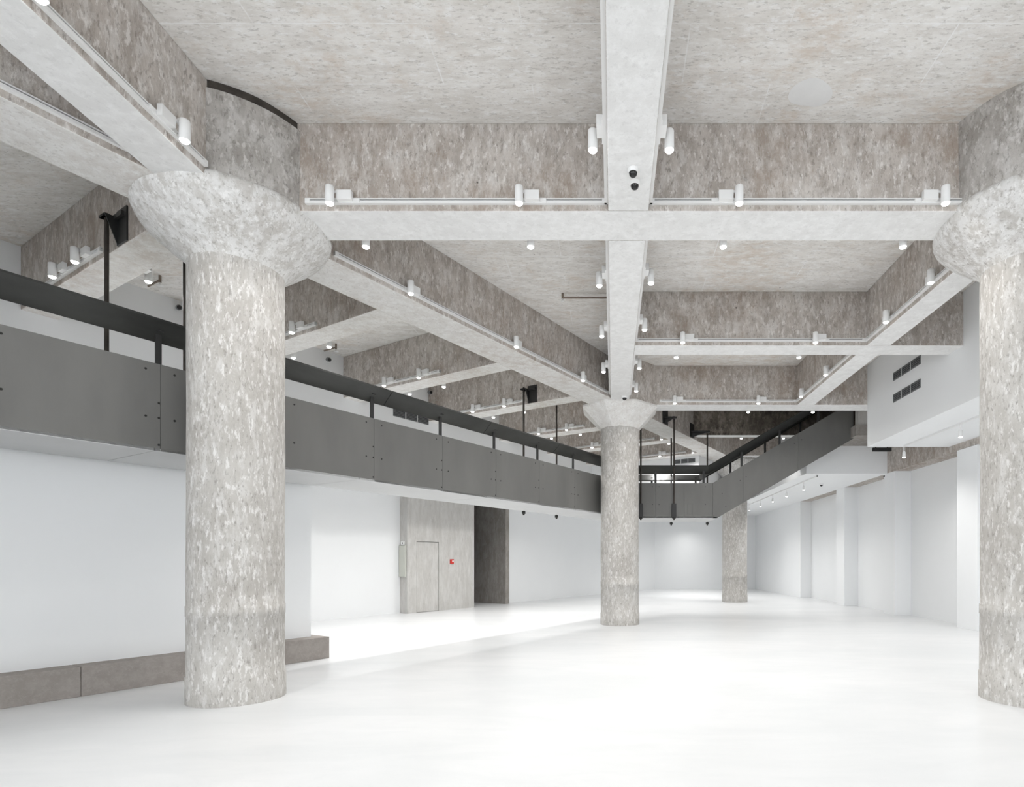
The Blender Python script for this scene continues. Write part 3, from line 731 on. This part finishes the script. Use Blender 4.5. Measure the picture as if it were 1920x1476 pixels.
def dome(x, y, z, label, group=None, r=0.04):
    t = thing('dome_camera', label, 'security camera', (x, y, z), group)
    MB().lathe((x, y), [(r * 1.3, z + 0.002), (r * 1.3, z - 0.02), (r * 1.1, z - 0.035)], 20).build('housing', 'fixture', t)
    MB().lathe((x, y), [(r, z - 0.034)] + [(r * math.cos(a), z - 0.036 - r * math.sin(a)) for a in (0.3, 0.6, 0.9, 1.2, 1.5)], 20).build('smoked_dome', 'dome', t)
dome(tpx(1187) * 5.36, 5.36, ZB, 'dark dome camera on the central beam, farther from the wide crossbeam', 'dome cameras on the central beam')
dome(tpx(1190) * 5.54, 5.54, ZB, 'dark dome camera on the central beam, closer to the wide crossbeam', 'dome cameras on the central beam')
dome(tpx(1171) * 12.72, 12.72, ZB, 'small dome camera on the central beam at the faceted capital', r=0.05)
yy = 13.2; dome(tpx(1831) * yy, yy, BZ, 'small dark dome camera under the bulkhead edge', r=0.05)
yy = (zl - H) * F / (YH - 893); dome(tpx(1649) * yy, 16.6, zl, 'tiny dome camera under the far dropped ceiling', r=0.04)
yy = 18.6; dome(tpx(1540) * yy, yy, zl, 'round grey detector under the far dropped ceiling', r=0.045)
for x, y, lb in ((332, 578, 'first slanted bay beside the rod'), (612, 675, 'second slanted bay'), (802, 736, 'third slanted bay'), (943, 781, 'fourth slanted bay')):
    v = v_at(UW, x); Y = FU(UW, v, 0).y; z = H + (YH - y) / F * Y
    t = thing('wall_camera', 'small grey camera on the upper wall of the ' + lb, 'security camera', FU(UW, v, z)[:])
    A = FU(UW - 0.002, v, z); B = FU(UW + 0.05, v, z)
    MB().tube(A, B, 0.028, 12).build('mount', 'fixture', t)
    MB().tube(B, FU(UW + 0.15, v - 0.03, z - 0.03), 0.045, 14).build('camera_body', 'vent', t)
    MB().tube(FU(UW + 0.149, v - 0.03, z - 0.03), FU(UW + 0.156, v - 0.032, z - 0.032), 0.034, 14).build('camera_lens', 'dome', t)
# sprinkler pipes
yp = 9.8; t = thing('sprinkler_pipe', 'thin brown sprinkler pipe reaching out from the central beam', 'pipe', (CL, yp, 6.03))
MB().tube((CL + 0.01, yp, 6.04), (-0.86, yp, 6.04), 0.016, 10).tube((-0.86, yp, 6.02), (-0.86, yp, 6.118), 0.02, 10).build('pipe', 'pipe', t)
MB().lathe((-0.86, yp), [(0.012, 6.03), (0.014, 5.99), (0.03, 5.985), (0.03, 5.978), (0.01, 5.97)], 12).build('sprinkler_head', 'fixture', t)
for x, y, lb, k in ((630, 655, 'second slanted bay', 1), (300, 530, 'bay behind the first rod', 0)):
    Yq = (6.0 - H) * F / (YH - y); Xq = tpx(x) * Yq
    t = thing('sprinkler_pipe', 'short sprinkler pipe under the slab of the ' + lb, 'pipe', (Xq, Yq, 6.04))
    MB().tube((Xq, Yq, 6.0), (Xq, Yq, 6.118), 0.02, 10).tube((Xq, Yq, 6.04), (Xq - 0.35, Yq + 0.2, 6.04), 0.016, 10).build('pipe', 'pipe', t)
    MB().lathe((Xq, Yq), [(0.012, 6.0), (0.014, 5.96), (0.05, 5.955), (0.05, 5.948), (0.01, 5.94)], 12).build('sprinkler_head', 'fixture', t)
# fittings on the concrete door block
v = v_at(-13.43, 846.5); z = H + (YH - 1053) / F * FU(-13.43, v, 0).y
t = thing('fire_alarm_button', 'small red fire alarm call point on the concrete wall', 'fire alarm', FU(-13.43, v, z)[:])
MB().box(FU, -13.434, -13.39, v - 0.07, v + 0.07, z - 0.07, z + 0.07).build('alarm_case', 'red', t, bevel=0.006)
MB().box(FU, -13.392, -13.384, v - 0.01, v + 0.05, z - 0.02, z + 0.03).build('press_plate', 'fixture', t)
ua, ub_ = UL + 0.01, -13.47
Ya = 16.6
zt_, zb_ = H + (YH - 1023) / F * Ya, H + (YH - 1082) / F * Ya
t = thing('electrical_box', 'tall narrow grey-green box on the side of the concrete block', 'electrical box', FU((ua + ub_) / 2, VC0, zb_)[:])
MB().box(FU, ua, ub_, VC0 - 0.05, VC0 + 0.004, zb_, zt_).build('case', 'meter', t, bevel=0.004)
MB().box(FU, ua + 0.014, ub_ - 0.014, VC0 - 0.058, VC0 - 0.05, zb_ + 0.015, zt_ - 0.015).build('cover', 'meter', t)
zq = H + (YH - 1019) / F * Ya
t = thing('wall_sensor', 'small white square sensor above the tall narrow box', 'sensor', FU(-13.6, VC0, zq)[:])
MB().box(FU, -13.67, -13.54, VC0 - 0.03, VC0 + 0.003, zq - 0.045, zq + 0.06).build('case', 'fixture', t, bevel=0.004)
MB().tube(FU(-13.605, VC0 - 0.029, zq + 0.005), FU(-13.605, VC0 - 0.036, zq + 0.005), 0.022, 12).build('sensor_eye', 'dome', t)
